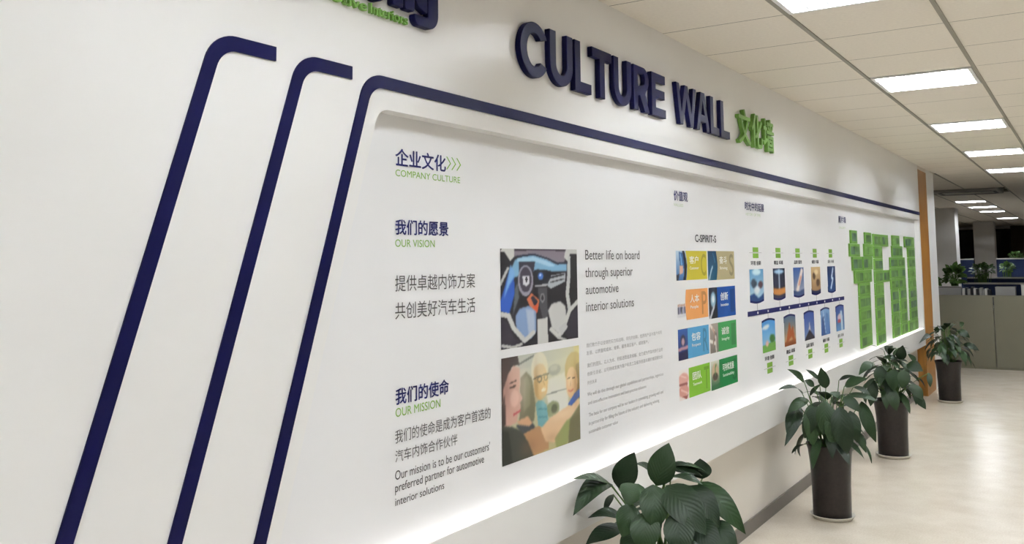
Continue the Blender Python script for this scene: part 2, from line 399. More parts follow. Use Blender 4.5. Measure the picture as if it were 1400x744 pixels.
# ------------------------------------------------------------------ raised lettering
HEAD = 'raised navy letters of the heading'
KF = 1-.019/U                       # faces stand 26 mm off the wall they were read on
def fz(z): return CAM_H+(z-CAM_H)*KF
LZ0, LZ1 = CAM_H+.703, CAM_H+.916
def arc(cx, cy, rx, ry, a0, a1, n=16): return [(cx+rx*math.cos(math.radians(a0+(a1-a0)*k/n)), cy+ry*math.sin(math.radians(a0+(a1-a0)*k/n))) for k in range(n+1)]
def cut_letter(ch, w, h):
    """outline loops of a heavy sans capital, w by h metres"""
    s, t = .049, .043
    if ch == 'L': return [[(0, 0), (w, 0), (w, t), (s, t), (s, h), (0, h)]]
    if ch == 'T': return [[(w/2-s/2, 0), (w/2+s/2, 0), (w/2+s/2, h-t), (w, h-t), (w, h), (0, h), (0, h-t), (w/2-s/2, h-t)]]
    if ch == 'E': m = h*.53; return [[(0, 0), (w, 0), (w, t), (s, t), (s, m-t/2), (w*.93, m-t/2), (w*.93, m+t/2), (s, m+t/2), (s, h-t), (w*.98, h-t), (w*.98, h), (0, h)]]
    if ch == 'U': r = w/2; q = .4*h; return [[(0, h)]+arc(r, q, r, q, 180, 360)+[(w, h), (w-s, h)]+arc(r, q, r-s, q-t, 360, 180)+[(s, h)]]
    if ch == 'C':
        r, k = w/2*1.04, h/2; return [arc(r, k, r, k, 30, 330, 40)+[(r+(r-s*.2)*math.cos(math.radians(330)), .29*h-.012)]+arc(r, k, r-s, k-t, 318, 42, 36)]
    if ch == 'R':
        m = h*.44; k = (h-m)/2; x = w-k
        return [[(0, 0), (s, 0), (s, m-.02), (s+.018, m-.02), (w-s*1.12, 0), (w, 0), (w*.76, m*.92)]+arc(x-.004, m+k, k, k, -60, 90, 14)+[(0, h)], [(s, m+t-.022)]+arc(x-.006, m+k+.002, k-s*.86, k-t+.01, -90, 90, 10)+[(s, h-t+.004)]]
    if ch == 'A': return [[(0, 0), (s, 0), (s+.012, .048), (w-s-.012, .048), (w-s, 0), (w, 0), (w/2+s*.6, h), (w/2-s*.6, h)], [(s+.023, .088), (w-s-.023, .088), (w/2, h*.78)]]
    if ch == 'W': q = s*.84; return [[(0, h), (w*.17, 0), (w*.17+q, 0), (w/2, h*.66), (w*.83-q, 0), (w*.83, 0), (w, h), (w-q, h), (w*.83-q*.5, h*.33), (w/2+q*.5, h), (w/2-q*.5, h), (w*.17+q*.5, h*.33), (q, h)]]
for ch, a, b, lab in [('C', 2.815, 3.02, 'raised navy letter C that starts the word CULTURE'), ('U', 3.035, 3.222, 'raised navy letter U between C and L in CULTURE'),
                      ('L', 3.24, 3.385, 'raised navy letter L of CULTURE'), ('T', 3.395, 3.58, 'raised navy letter T of CULTURE'),
                      ('U', 3.602, 3.785, 'raised navy letter U between T and R in CULTURE'), ('R', 3.81, 3.985, 'raised navy letter R of CULTURE'),
                      ('E', 4.015, 4.185, 'raised navy letter E that ends the word CULTURE'), ('W', 4.325, 4.602, 'raised navy letter W that starts the word WALL'),
                      ('A', 4.603, 4.8, 'raised navy letter A of WALL'), ('L', 4.818, 4.955, 'raised navy letter L right after the A of WALL'),
                      ('L', 4.985, 5.135, 'raised navy letter L that ends the word WALL')]:
    ov = .003 if ch in 'CU' else 0
    loops = [[((p+a)*KF, fz(q+LZ0-ov)) for p, q in lp] for lp in cut_letter(ch, b-a, LZ1-LZ0+ov)]
    tag(finish('raised_letter', outline(loops, .024, .002, .0025), M['navy']), lab, 'letter', HEAD)
for ch, a, b, lab in [('文', 5.3, 5.53, 'raised green character nearest the word WALL'), ('化', 5.55, 5.77, 'raised green middle character after WALL'), ('墙', 5.79, 6.02, 'raised green character farthest from the word WALL')]:
    tag(finish('raised_character', glyphs(ch, a*KF, b*KF, fz(LZ0), fz(LZ1+.005), .002, .024, .022), M['green']), lab, 'character', 'raised green characters of the heading')
# the cut-off name sign at the top edge: e, n, g in a rounded heavy weight
def solid(parts): return join([outline([[(y*KF, fz(z)) for y, z in l] for l in p], .024, .002+.0002*i, .003) for i, p in enumerate(parts)])
ZB = CAM_H
ge = solid([[arc(2.005, ZB+.862, .068, .084, 40, 330, 36)+[(2.04, ZB+.83)]+arc(2.005, ZB+.862, .018, .04, 300, 40, 16)], [[(1.96, ZB+.848), (2.073, ZB+.848), (2.073, ZB+.875), (1.96, ZB+.875)]]])
gn = solid([[rounded([(2.082, ZB+.786), (2.133, ZB+.786), (2.133, ZB+.95), (2.082, ZB+.95)], [.008]*4, 4)], [rounded([(2.141, ZB+.786), (2.189, ZB+.786), (2.189, ZB+.95), (2.1, ZB+.95), (2.1, ZB+.9), (2.141, ZB+.89)], [.008, .008, .05, .01, 0, 0], 5)]])
gg = solid([[rounded([(2.2585, ZB+.95), (2.312, ZB+.95), (2.312, ZB+.748), (2.188, ZB+.748), (2.188, ZB+.783), (2.2585, ZB+.783)], [.01, .01, .05, .025, .006, .006], 8)],
            [rounded([(2.196, ZB+.812), (2.2535, ZB+.792), (2.2535, ZB+.95), (2.196, ZB+.95)], [.03, .006, .01, .03], 8)]])
for me, lab in [(ge, 'raised navy rounded letter e cut off above the small green lettering'), (gn, 'raised navy letter n beside the g of the cut-off sign'), (gg, 'raised navy letter g with hooked tail ending the cut-off sign')]:
    tag(finish('raised_letter', me, M['navy']), lab, 'letter', 'raised navy letters of the cut-off name sign')
gl = empty('raised_lettering', (0, 1.62, CAM_H+.7445), 'raised small green lettering Automotive Interiors under the cut-off name sign', 'lettering')
for wd, a, b in (('Automotive', 1.635, 1.982), ('Interiors', 1.997, 2.172)): finish('word', glyphs(wd, a*KF, b*KF, fz(CAM_H+.7435), fz(CAM_H+.7735), .002, .011, 0, True, fat=.014), M['green'], gl)

# ------------------------------------------------------------------ printed lettering on the board
def heading(title, tbox, sub, sbox, label, submat='greenink', chevrons=None, off=.022, suboff=.0):
    me = line_px(title, *tbox, offset=off); co = me.vertices[0].co
    t = empty('section_heading', (-RD, co.y, co.z), label, 'heading', 'printed headings on the board')
    finish('title', me, M['navyink'], t)
    if sub: finish('subtitle', line_px(sub, *sbox, offset=suboff), M[submat], t)
    if chevrons:
        xl, xr, top, bot = chevrons
        u0, v1 = on_wall(xl, top, INK); _, v0 = on_wall(xl, bot, INK); u1, _ = on_wall(xr, top, INK)
        b = MB(); n = 3; st = (u1-u0)/n; w = .006
        for k in range(n):
            a = u0+k*st; vm = (v0+v1)/2; tip = a+st*.95
            b.quad((INK, a, v1), (INK, a+w, v1), (INK, tip, vm), (INK, tip-w, vm)).quad((INK, a, v0), (INK, tip-w, vm), (INK, tip, vm), (INK, a+w, v0))
        b.build('chevrons', M['greenink'], t)
    return t
heading('企业文化', (540.3, 609.5, 202, 226.6), 'COMPANY CULTURE', (540.7, 629, 231.4, 240.6), 'printed navy heading over green COMPANY CULTURE with three thin chevrons', chevrons=(610, 630.5, 214, 231.5))
heading('我们的愿景', (540.3, 613, 299.5, 321), 'OUR VISION', (540.3, 594.3, 327.2, 337.6), 'printed navy heading over green OUR VISION')
heading('我们的使命', (540.6, 613.8, 531.5, 554.5), 'OUR MISSION', (540.8, 602.2, 558.8, 570.9), 'printed navy heading over green OUR MISSION')
heading('价值观', (920.8, 940, 260, 274), 'VALUES', (920.8, 934, 277.6, 281.6), 'small printed navy heading above C-SPIRIT-S lettering', 'paleink', off=.02)
heading('时光中的延展', (1018, 1044.2, 275, 287), 'HISTORY OF TIME', (1019.6, 1039.6, 290.6, 294.4), 'small printed navy heading above the timeline pictures', 'paleink', off=.02)
heading('照片墙', (1146, 1156.2, 295, 304.2), 'GALLERY', (1147, 1156, 309.5, 312.5), 'smallest printed navy heading beside the green photo letters', 'paleink', off=.02)
def block(lines, material, label, cat='text'):
    ms = [line_px(*l) for l in lines]; c = ms[-1].vertices[0].co
    t = empty('printed_text', (-RD, c.y, c.z), label, cat, 'printed paragraphs on the board')
    for k in ms: finish('text_line', k, M[material], t)
    return t
block([('提供卓越内饰方案', 540.3, 649.5, 376.6, 399, .0), ('共创美好汽车生活', 540.3, 649.8, 413.8, 437, .0)], 'greyink', 'printed dark grey two line Chinese text below OUR VISION')
block([('我们的使命是成为客户首选的', 540.3, 671, 588.6, 607.2, .0), ('汽车内饰合作伙伴', 540.5, 625.5, 616.3, 633.2, .0)], 'greyink', 'printed dark grey two line Chinese text below OUR MISSION')
block([("Our mission is to be our customers'", 540.3, 670.2, 644.2, 657, .0, True), ('preferred partner for automotive', 540.3, 662, 661.5, 673.6, .0, True), ('interior solutions', 540.5, 607.4, 681.3, 692.2, .0, True)], 'greyink', 'printed grey English text Our mission is to be our customers preferred partner')
block([('Better life on board', 800, 874.2, 341.5, 355, .0, True), ('through superior', 800, 865, 365.8, 379.2, .0, True), ('automotive', 800.8, 845.6, 389.5, 402.6, .0, True), ('interior solutions', 801.3, 866.7, 412.6, 426, .0, True)], 'greyink', 'printed large grey English text Better life on board through superior automotive interior solutions')
block([('我们致力于以全球的实力和战略、领先的创新、优质的产品与客户共同', 801.7, 905, 469.8, 475.6, .0), ('发展、以质量和成本、效率、服务满足客户、成就客户。', 801.7, 887, 480.4, 486.2, .0),
       ('我们的团队、以人为本、积极进取追求卓越、全力成为汽车内饰行业的', 803, 906.5, 497, 503, .0), ('创新引领者、以可持续发展为客户和员工及股东创造长期价值回报社会', 803, 906.5, 508.8, 514.5, .0), ('共创未来', 803, 816, 521, 526.6, .0)], 'lightink', 'small printed light grey Chinese paragraphs under the Better life on board text')
block([('We will do this through our global capabilities and partnerships, ingenious', 803, 907.5, 537, 542, .0, True), ('and cost-effective innovations and best-practice solutions', 804, 884, 548.8, 553.6, .0, True),
       ('The basis for our company will be our leaders in committing, growing with and', 805, 907.5, 565, 570, .0, True), ('in partnership for filling the future of the industry and delivering winning', 805, 902, 576.6, 581.8, .0, True), ('sustainable customer value', 805, 845, 588.2, 593, .0, True)], 'lightink', 'small printed light grey English paragraphs nearest the ledge')
tag(finish('printed_text', line_px('C-SPIRIT-S', 950, 979, 320.6, 331, .02), M['blackink']), 'printed black lettering C-SPIRIT-S above the coloured value cards', 'text')

# ------------------------------------------------------------------ painted prints
class Paint:
    def __init__(s, w, h, bg):
        s.w, s.h = w, h; s.c = np.ones((h, w, 3))*np.array(bg, float)
        s.x, s.y = np.meshgrid((np.arange(w)+.5)/w, (np.arange(h)+.5)/h)
    def put(s, mask, col): s.c += mask[..., None]*(np.array(col, float)-s.c); return s
    def grad(s, top, bot):
        s.c[:] = np.array(top, float)+(np.array(bot, float)-np.array(top, float))*s.y[..., None]; return s
    def soft(s, m, blur):
        for _ in range(blur):
            q = np.pad(m, 1, mode='edge'); m = (q[:-2, 1:-1]+q[2:, 1:-1]+q[1:-1, :-2]+q[1:-1, 2:]+2*m)/6
        return m
    def poly(s, pts, col, blur=1):
        ins = np.zeros(s.x.shape, bool); n = len(pts)
        for i in range(n):
            (x1, y1), (x2, y2) = pts[i], pts[(i+1) % n]
            if y1 == y2: continue
            k = ((y1 > s.y) != (y2 > s.y)) & (s.x < (x2-x1)*(s.y-y1)/(y2-y1)+x1); ins ^= k
        return s.put(s.soft(ins.astype(float), blur), col)
    def ell(s, cx, cy, rx, ry, col, blur=1, ring=0):
        d = np.sqrt(((s.x-cx)/rx)**2+((s.y-cy)/ry)**2)
        mk = (d < 1) if not ring else ((d < 1) & (d > 1-ring))
        return s.put(s.soft(mk.astype(float), blur), col)
    def line(s, pts, wd, col, blur=1):
        d = np.full(s.x.shape, 9.); asp = s.h/s.w*0+1
        for (x1, y1), (x2, y2) in zip(pts, pts[1:]):
            L = (x2-x1)**2+(y2-y1)**2+1e-9; t = np.clip(((s.x-x1)*(x2-x1)+(s.y-y1)*(y2-y1))/L, 0, 1)
            d = np.minimum(d, np.hypot(s.x-x1-t*(x2-x1), s.y-y1-t*(y2-y1)))
        return s.put(s.soft((d < wd/2).astype(float), blur), col)
    def glow(s, cx, cy, rx, ry, col, a):
        return s.put(a*np.exp(-((s.x-cx)/rx)**2-((s.y-cy)/ry)**2), col)
    def mesh(s, u0, u1, v0, v1, x, shape=None):
        """grid of vertices carrying the ink colours; shape(s) -> (bottom, top) offsets for curved edges"""
        h, w = s.h, s.w; U_ = np.linspace(u0, u1, w); T = np.linspace(0, 1, h)
        top = np.full(w, v1); bot = np.full(w, v0)
        if shape is not None:
            k = np.linspace(0, 1, w); bo, to = shape(k); bot = bot+bo; top = top+to
        V = top[None, :]+(bot-top)[None, :]*T[:, None]
        co = np.zeros((h, w, 3)); co[..., 0] = x; co[..., 1] = U_[None, :]; co[..., 2] = V
        idx = np.arange(h*w).reshape(h, w)
        f = np.stack([idx[1:, :-1], idx[1:, 1:], idx[:-1, 1:], idx[:-1, :-1]], -1).reshape(-1, 4)
        me = bpy.data.meshes.new('print'); me.from_pydata(co.reshape(-1, 3).tolist(), [], f.tolist())
        at = me.color_attributes.new('ink', 'FLOAT_COLOR', 'POINT')
        rgba = np.ones((h*w, 4)); rgba[:, :3] = lin(np.clip(s.c, 0, 255).reshape(-1, 3)); at.data.foreach_set('color', rgba.ravel())
        return me
def backed(u0, u1, v0, v1, depth=.001):
    return MB().box(-RD, -RD+depth, u0, u1, v0, v1)
# car interior
p = Paint(150, 110, (26, 23, 30))
p.poly([(.14, .0), (.86, .0), (.86, .06), (.8, .17), (.6, .13), (.4, .07), (.17, .08)], (134, 124, 134), 2)
p.poly([(.1, 0), (.9, 0), (.88, .03), (.5, .015), (.14, .03)], (60, 52, 60), 1)
p.poly([(.13, .2), (.17, .12), (.26, .075), (.4, .065), (.55, .105), (.7, .165), (.85, .16), (.85, .25), (.7, .25), (.45, .22), (.15, .3)], (128, 176, 208), 2)
p.poly([(.2, .1), (.4, .085), (.56, .13), (.7, .185), (.6, .19), (.4, .13), (.2, .14)], (172, 208, 228), 2)
p.line([(.2, .085), (.4, .06), (.58, .105), (.72, .16), (.86, .15)], .018, (30, 36, 60), 1)
p.poly([(.02, .0), (.17, .0), (.17, .08), (.12, .13), (.05, .04), (0, .03)], (205, 205, 200), 1)
p.poly([(.84, .0), (1, .0), (1, .06), (.9, .05), (.86, .14), (.81, .09)], (206, 206, 202), 1)
p.poly([(.12, .18), (.16, .28), (.17, .45), (.1, .66), (.0, .62), (.0, .52)], (46, 92, 186), 2)
p.poly([(.12, .16), (.17, .24), (.16, .3), (.1, .38), (.04, .5)], (126, 176, 222), 3)
p.line([(.09, .2), (.0, .36)], .03, (190, 190, 186), 1)
p.poly([(.17, .4), (.2, .34), (.22, .5), (.14, .68)], (92, 98, 102), 2)
p.line([(.885, .1), (.875, .3), (.85, .5), (.88, .68)], .05, (196, 198, 196), 1)
p.poly([(.9, .1), (.98, .06), (1, .1), (1, .58), (.9, .66)], (24, 22, 26), 1)
p.poly([(.6, .29), (.83, .26), (.82, .36), (.62, .43), (.58, .4)], (176, 182, 188), 1)
p.line([(.62, .31), (.8, .28)], .022, (52, 52, 58), 1).line([(.62, .36), (.8, .33)], .014, (60, 60, 64), 1)
p.poly([(.22, .14), (.42, .14), (.4, .25), (.22, .25)], (44, 44, 58), 1)
p.ell(.3, .33, .095, .16, (150, 148, 160), 1).ell(.3, .32, .072, .13, (60, 54, 68), 1).poly([(.26, .28), (.35, .28), (.35, .36), (.31, .39), (.27, .37)], (216, 216, 220), 1)
p.ell(.31, .32, .014, .03, (40, 40, 46), 0)
p.poly([(.41, .23), (.58, .23), (.63, .3), (.58, .37), (.42, .38)], (26, 28, 36), 1).ell(.49, .29, .035, .04, (70, 120, 200), 2).ell(.485, .28, .012, .015, (210, 230, 250), 1)
p.line([(.42, .39), (.58, .385)], .02, (176, 178, 182), 1)
p.poly([(.45, .41), (.57, .41), (.58, .75), (.52, .78), (.47, .6)], (74, 74, 80), 1).ell(.51, .52, .03, .05, (130, 130, 134), 1).ell(.51, .52, .015, .03, (40, 40, 44), 1)
p.poly([(.31, .52), (.37, .46), (.47, .54), (.45, .64), (.41, .68), (.36, .62)], (198, 108, 72), 1).poly([(.36, .51), (.39, .49), (.45, .55), (.41, .61)], (44, 44, 58), 1)
p.poly([(.38, .6), (.45, .58), (.45, .66), (.41, .69)], (206, 84, 44), 1)
p.poly([(.17, .68), (.22, .61), (.34, .59), (.43, .66), (.43, .86), (.36, .93), (.24, .92), (.18, .82)], (134, 160, 200), 2).poly([(.3, .62), (.4, .64), (.41, .84), (.33, .9)], (178, 192, 212), 4)
p.poly([(.58, .66), (.63, .59), (.75, .57), (.82, .63), (.84, .82), (.72, .92), (.63, .85)], (204, 204, 202), 2)
p.poly([(.44, .74), (.57, .73), (.58, 1), (.44, 1)], (206, 206, 202), 1)
p.poly([(0, .68), (.1, .76), (.15, .9), (.3, .96), (.26, 1), (0, 1)], (42, 38, 50), 1)
p.line([(.0, .65), (.09, .67), (.15, .8), (.28, .94), (.39, .87)], .05, (206, 206, 202), 1).line([(.02, .96), (.14, .99), (.24, .97)], .03, (196, 196, 192), 1)
p.poly([(1, .64), (.87, .74), (.8, .92), (.85, 1), (1, 1)], (42, 38, 50), 1)
p.line([(1, .59), (.88, .68), (.82, .8), (.72, .95), (.62, .86)], .05, (206, 206, 202), 1).line([(.72, .96), (.82, 1.0)], .03, (190, 190, 188), 1)
p.poly([(.72, .86), (.82, .8), (.85, .86), (.76, .95)], (196, 196, 196), 1)
PU0, PU1 = on_wall(683.4, 340)[0], on_wall(788, 340)[0]
def picture_box(pa, pb): return on_wall(pa[0], pa[1])[1], on_wall(pb[0], pb[1])[1]
z1, z0 = picture_box((683.4, 340), (684.8, 478.6))
tag(finish('wall_picture', p.mesh(PU0, PU1, z0, z1, INK), M['picture']), 'printed picture of a car interior with steering wheel and seats', 'picture', 'large pictures on the board')
# people in the car
p = Paint(150, 110, (206, 206, 192)).grad((196, 200, 192), (186, 178, 130))
p.poly([(.5, .3), (.82, .25), (.84, .65), (.6, .68)], (226, 226, 220), 4).poly([(.2, .0), (1, .0), (1, .08), (.6, .12), (.2, .14)], (182, 186, 176), 3)
p.line([(.2, .09), (.38, .03)], .02, (90, 96, 92), 1).poly([(.92, 0), (1, 0), (1, .6), (.95, .5)], (210, 200, 130), 4)
p.line([(.54, .44), (.82, .43)], .012, (130, 134, 128), 1)
p.ell(.65, .21, .085, .055, (146, 152, 146), 2).ell(.64, .19, .05, .03, (176, 180, 172), 2)
p.ell(.62, .6, .09, .08, (142, 150, 112), 2).ell(.64, .6, .04, .05, (84, 90, 66), 2)
p.poly([(.22, .22), (.29, .17), (.36, .24), (.4, .5), (.38, .66), (.2, .66)], (112, 110, 84), 2).poly([(.26, .24), (.3, .21), (.34, .3), (.33, .5), (.25, .55)], (134, 132, 104), 4)
p.poly([(.16, .66), (.34, .64), (.4, .74), (.46, .8), (.3, .85)], (70, 74, 78), 2)
p.poly([(.17, .62), (.3, .6), (.36, .68), (.32, .7), (.2, .66)], (206, 160, 124), 2)
p.poly([(.24, .76), (.44, .72), (.56, .86), (.56, .98), (.34, 1)], (182, 138, 98), 2)
p.poly([(.4, .5), (.46, .46), (.54, .54), (.56, .7), (.5, .76), (.43, .72)], (108, 168, 176), 1).line([(.44, .56), (.53, .58)], .02, (78, 138, 150), 1).line([(.44, .64), (.54, .66)], .02, (86, 146, 158), 1)
p.ell(.455, .17, .105, .17, (226, 220, 200), 2).ell(.47, .31, .088, .175, (212, 172, 112), 2).ell(.455, .19, .075, .07, (218, 186, 136), 3)
p.ell(.49, .36, .06, .1, (222, 184, 126), 4).ell(.505, .385, .03, .018, (244, 236, 220), 1).line([(.5, .3), (.52, .34)], .012, (178, 132, 80), 1)
p.line([(.38, .26), (.43, .245), (.57, .235)], .016, (70, 66, 52), 1).ell(.455, .27, .032, .035, (74, 70, 56), 1, .35).ell(.535, .265, .026, .035, (74, 70, 56), 1, .35)
p.poly([(.46, .76), (.58, .68), (.8, .62), (.97, .54), (.99, .62), (.85, .76), (.72, .86), (.68, .95), (.52, .9)], (226, 190, 150), 2)
p.poly([(.64, .9), (.8, .76), (.92, .72), (.86, .9), (.8, 1), (.66, 1)], (150, 156, 96), 3).poly([(.85, .76), (1, .62), (1, 1), (.82, 1)], (112, 108, 74), 3)
p.ell(.92, .24, .13, .18, (176, 146, 70), 2).poly([(.95, .2), (1, .18), (1, .56), (.93, .56)], (110, 86, 46), 2)
p.ell(.885, .38, .08, .165, (228, 182, 136), 2).ell(.86, .36, .03, .05, (238, 200, 160), 3).line([(.83, .33), (.86, .325)], .014, (80, 54, 40), 0).line([(.9, .335), (.93, .335)], .014, (80, 54, 40), 0)
p.line([(.84, .455), (.87, .47), (.9, .455)], .016, (200, 90, 80), 1).line([(.87, .37), (.865, .41)], .01, (196, 146, 104), 1)
p.poly([(.82, .6), (.92, .5), (1, .46), (1, .54), (.88, .62)], (52, 92, 180), 1)
p.poly([(0, 0), (.19, .0), (.21, .09), (.12, .1), (.08, .2), (.06, .34), (0, .42)], (44, 34, 34), 1)
p.poly([(.02, .3), (.08, .16), (.14, .09), (.21, .12), (.215, .28), (.205, .34), (.245, .42), (.215, .45), (.22, .5), (.19, .56), (.17, .63), (.02, .66)], (206, 162, 146), 2)
p.ell(.15, .4, .05, .08, (226, 186, 172), 4).line([(.1, .29), (.16, .285)], .02, (70, 48, 44), 1).line([(.1, .25), (.17, .235)], .014, (78, 54, 48), 1).line([(.14, .55), (.21, .53)], .02, (190, 84, 88), 1)
p.poly([(0, .44), (.04, .34), (.05, .62), (0, .66)], (60, 46, 44), 2)
p.poly([(0, .62), (.12, .66), (.22, .72), (.3, .84), (.37, 1), (0, 1)], (62, 64, 56), 2).poly([(0, .66), (.08, .7), (.12, 1), (0, 1)], (40, 42, 36), 3)
p.glow(.95, .05, .45, .4, (244, 232, 170), .45).glow(.6, .1, .5, .25, (230, 230, 215), .3).glow(.24, .33, .05, .2, (244, 214, 204), .35)
p.glow(.05, .3, .06, .2, (120, 86, 80), .45).glow(.53, .3, .04, .15, (244, 220, 160), .4).glow(.41, .33, .03, .2, (150, 112, 70), .4).glow(.84, .37, .04, .16, (250, 222, 180), .35).glow(.94, .4, .03, .2, (150, 104, 66), .4)
p.glow(.75, .68, .16, .05, (246, 222, 190), .45).glow(.6, .88, .1, .05, (176, 134, 98), .4).glow(.3, .9, .1, .08, (126, 92, 66), .4).glow(.5, .52, .03, .08, (160, 206, 212), .4)
z1, z0 = picture_box((685, 490.6), (686.6, 638.4))
tag(finish('wall_picture', p.mesh(PU0, PU1+.005, z0, z1, INK), M['picture']), 'printed picture of three smiling people in a car', 'picture', 'large pictures on the board')

# ------------------------------------------------------------------ value cards
K = (U+RD)/(U*1.04)                 # measurements were first taken on a slightly deeper plane
def card(u0, u1, v1, v0, rgb, ini, cn, en, art, label, share=.3, bulge=.02, full=True):
    t = empty('value_card', (-RD, (u0+u1)/2, v0), label, 'card', 'coloured value cards on the board')
    um = u0+(u1-u0)*share; H_ = v1-v0
    edge = [(um+bulge*math.sin(math.pi*k/8), v0+H_*k/8) for k in range(9)]
    me = outline([edge+[(u1, v1), (u1, v0)]], .001, -RD)
    finish('panel', me, mat('card_ink_'+en.lower(), rgb, .5, .3, noise=.03), t)
    pw = 26; pp = art(Paint(pw, 40, (235, 235, 235)))
    # the picture follows the curved edge of the panel
    me = pp.mesh(u0, um, v0, v1, -RD+.0008)
    n = len(me.vertices); co = np.empty(n*3); me.vertices.foreach_get('co', co); co = co.reshape(-1, 3)
    fr = (co[:, 1]-u0)/(um-u0); co[:, 1] += fr*bulge*np.sin(math.pi*(co[:, 2]-v0)/H_); me.vertices.foreach_set('co', co.ravel())
    finish('picture', me, M['picture'], t)
    L = u1-um; x = -RD+.0016
    dk = [c*.82 for c in rgb]
    finish('initial', glyphs(ini, u1-L*.3, u1-L*.06, v0+H_*.12, v1-H_*.1, x, 0, .01), mat('tone_ink_'+en.lower(), dk, .5, .3, noise=.02), t)
    wd = L*.42 if len(cn) < 4 else L*.62
    finish('caption', glyphs(cn, um+L*.16, um+L*.16+wd, v0+H_*.55, v0+H_*.82, x+.0004, 0, .025), M['whiteink'], t)
    finish('caption', glyphs(en, um+L*.17, um+L*.17+min(wd, L*.045*len(en)+.03), v0+H_*.36, v0+H_*.46, x+.0004, 0, .012, True), M['whiteink'], t)
    return t
ZR = [(.0508, -.105), (-.1555, -.315), (-.358, -.518), (-.567, -.722)]
ZS = [(.0515, -.114), (-.1555, -.330), (-.358, -.522), (-.567, -.727)]
def cz(v): return CAM_H+v*K
CL0, CL1, CR0, CR1 = 4.447*K, 4.895*K, 4.912*K, 5.359*K
def a_phone(p): return p.grad((200, 220, 235), (60, 110, 170)).poly([(.3, .05), (.75, .1), (.8, .6), (.35, .6)], (46, 92, 150), 1).line([(.75, 0), (.85, .5), (.8, 1)], .2, (24, 26, 36), 1).poly([(.3, .5), (.6, .5), (.6, .75), (.3, .8)], (224, 176, 150), 1).poly([(0, .8), (.3, .78), (.2, 1), (0, 1)], (30, 30, 44), 1).line([(.45, .15), (.5, .45)], .12, (120, 176, 220), 1)
def a_climb(p): return p.grad((18, 60, 96), (30, 92, 120)).line([(.15, .95), (.35, .65), (.45, .55)], .1, (196, 214, 220), 1).line([(.6, .1), (.75, .4)], .06, (60, 130, 160), 1)
def a_group(p):
    p.grad((238, 238, 238), (238, 238, 238))
    for k in range(5): p.ell(.15+k*.18, .5, .07, .05, (190, 150, 130), 0).poly([(.07+k*.18, .56), (.24+k*.18, .56), (.22+k*.18, .78), (.09+k*.18, .78)], [(60, 60, 90), (110, 110, 150), (44, 44, 60), (150, 150, 180), (70, 70, 100)][k], 1)
    return p.poly([(0, .8), (1, .78), (1, .86), (0, .88)], (216, 216, 220), 2)
def a_bulb(p): return p.grad((20, 30, 50), (8, 12, 24)).ell(.5, .4, .3, .25, (150, 190, 210), 4).ell(.5, .38, .14, .12, (236, 244, 246), 2).line([(.1, 1), (.4, .75), (.6, .62)], .14, (196, 200, 206), 1)
def a_talk(p): return p.grad((40, 90, 160), (30, 40, 100)).ell(.5, .38, .25, .18, (40, 36, 60), 2).ell(.5, .42, .15, .12, (196, 160, 170), 2).poly([(0, .6), (1, .55), (1, .66), (0, .7)], (200, 150, 160), 2).poly([(.1, .75), (.9, .7), (1, 1), (0, 1)], (24, 26, 70), 2)
def a_hands(p):
    p.grad((170, 160, 150), (120, 110, 104))
    for k, c in enumerate([(232, 224, 216), (196, 160, 140), (90, 84, 78), (236, 232, 226), (150, 128, 112), (224, 212, 204)]): p.line([((k % 3)*.35, (k*.19) % 1), (.55+.1*(k % 2), .3+(k*.13) % .5)], .12, c, 1)
    return p
def a_fists(p): return p.grad((240, 236, 232), (236, 224, 220)).ell(.45, .33, .5, .2, (222, 168, 156), 2).ell(.45, .7, .5, .2, (214, 152, 140), 2).line([(.05, .48), (.8, .5)], .08, (150, 80, 74), 1).line([(.2, .2), (.7, .3)], .05, (240, 204, 196), 1).line([(.2, .65), (.8, .8)], .05, (240, 204, 196), 1).poly([(.3, .88), (.9, .86), (.7, 1)], (150, 70, 66), 1)
def a_plant(p): return p.grad((224, 220, 208), (40, 84, 48)).ell(.5, .4, .4, .3, (206, 178, 146), 3).ell(.5, .55, .3, .13, (60, 40, 30), 2).line([(.5, .5), (.5, .25), (.62, .15)], .08, (70, 130, 60), 1).poly([(0, .85), (1, .8), (1, 1), (0, 1)], (26, 96, 52), 2)
for r, (l, rr) in enumerate([(((204, 190, 62), 'C', '客户', 'Customer', a_phone, 'yellow value card with a phone picture at its edge'), ((184, 172, 132), 'S', '奋斗', 'Striving', a_climb, 'tan value card with a dark blue picture at its edge')),
                             (((234, 164, 98), 'P', '人本', 'People', a_group, 'orange value card with a small group of people'), ((18, 76, 156), 'I', '创新', 'Innovation', a_bulb, 'deep blue value card with a glowing light picture')),
                             (((88, 164, 210), 'R', '包容', 'Respect', a_talk, 'light blue value card with a dark figure picture'), ((62, 152, 84), 'I', '诚信', 'Integrity', a_hands, 'mid green value card with a picture of many hands')),
                             (((128, 184, 52), 'T', '团队', 'Teamwork', a_fists, 'lime green value card with pink clasped fists'), ((16, 122, 62), 'S', '可持续发展', 'Sustainability', a_plant, 'dark green value card with a seedling picture'))]):
    card(CL0, CL1, cz(ZR[r][0]), cz(ZR[r][1]), *l, share=.3 if r != 1 else .28, bulge=.02 if r == 0 else -.012 if r == 1 else .0)
    card(CR0, CR1, cz(ZS[r][0]), cz(ZS[r][1]), *rr, share=.3, bulge=.022 if r == 0 else .0)

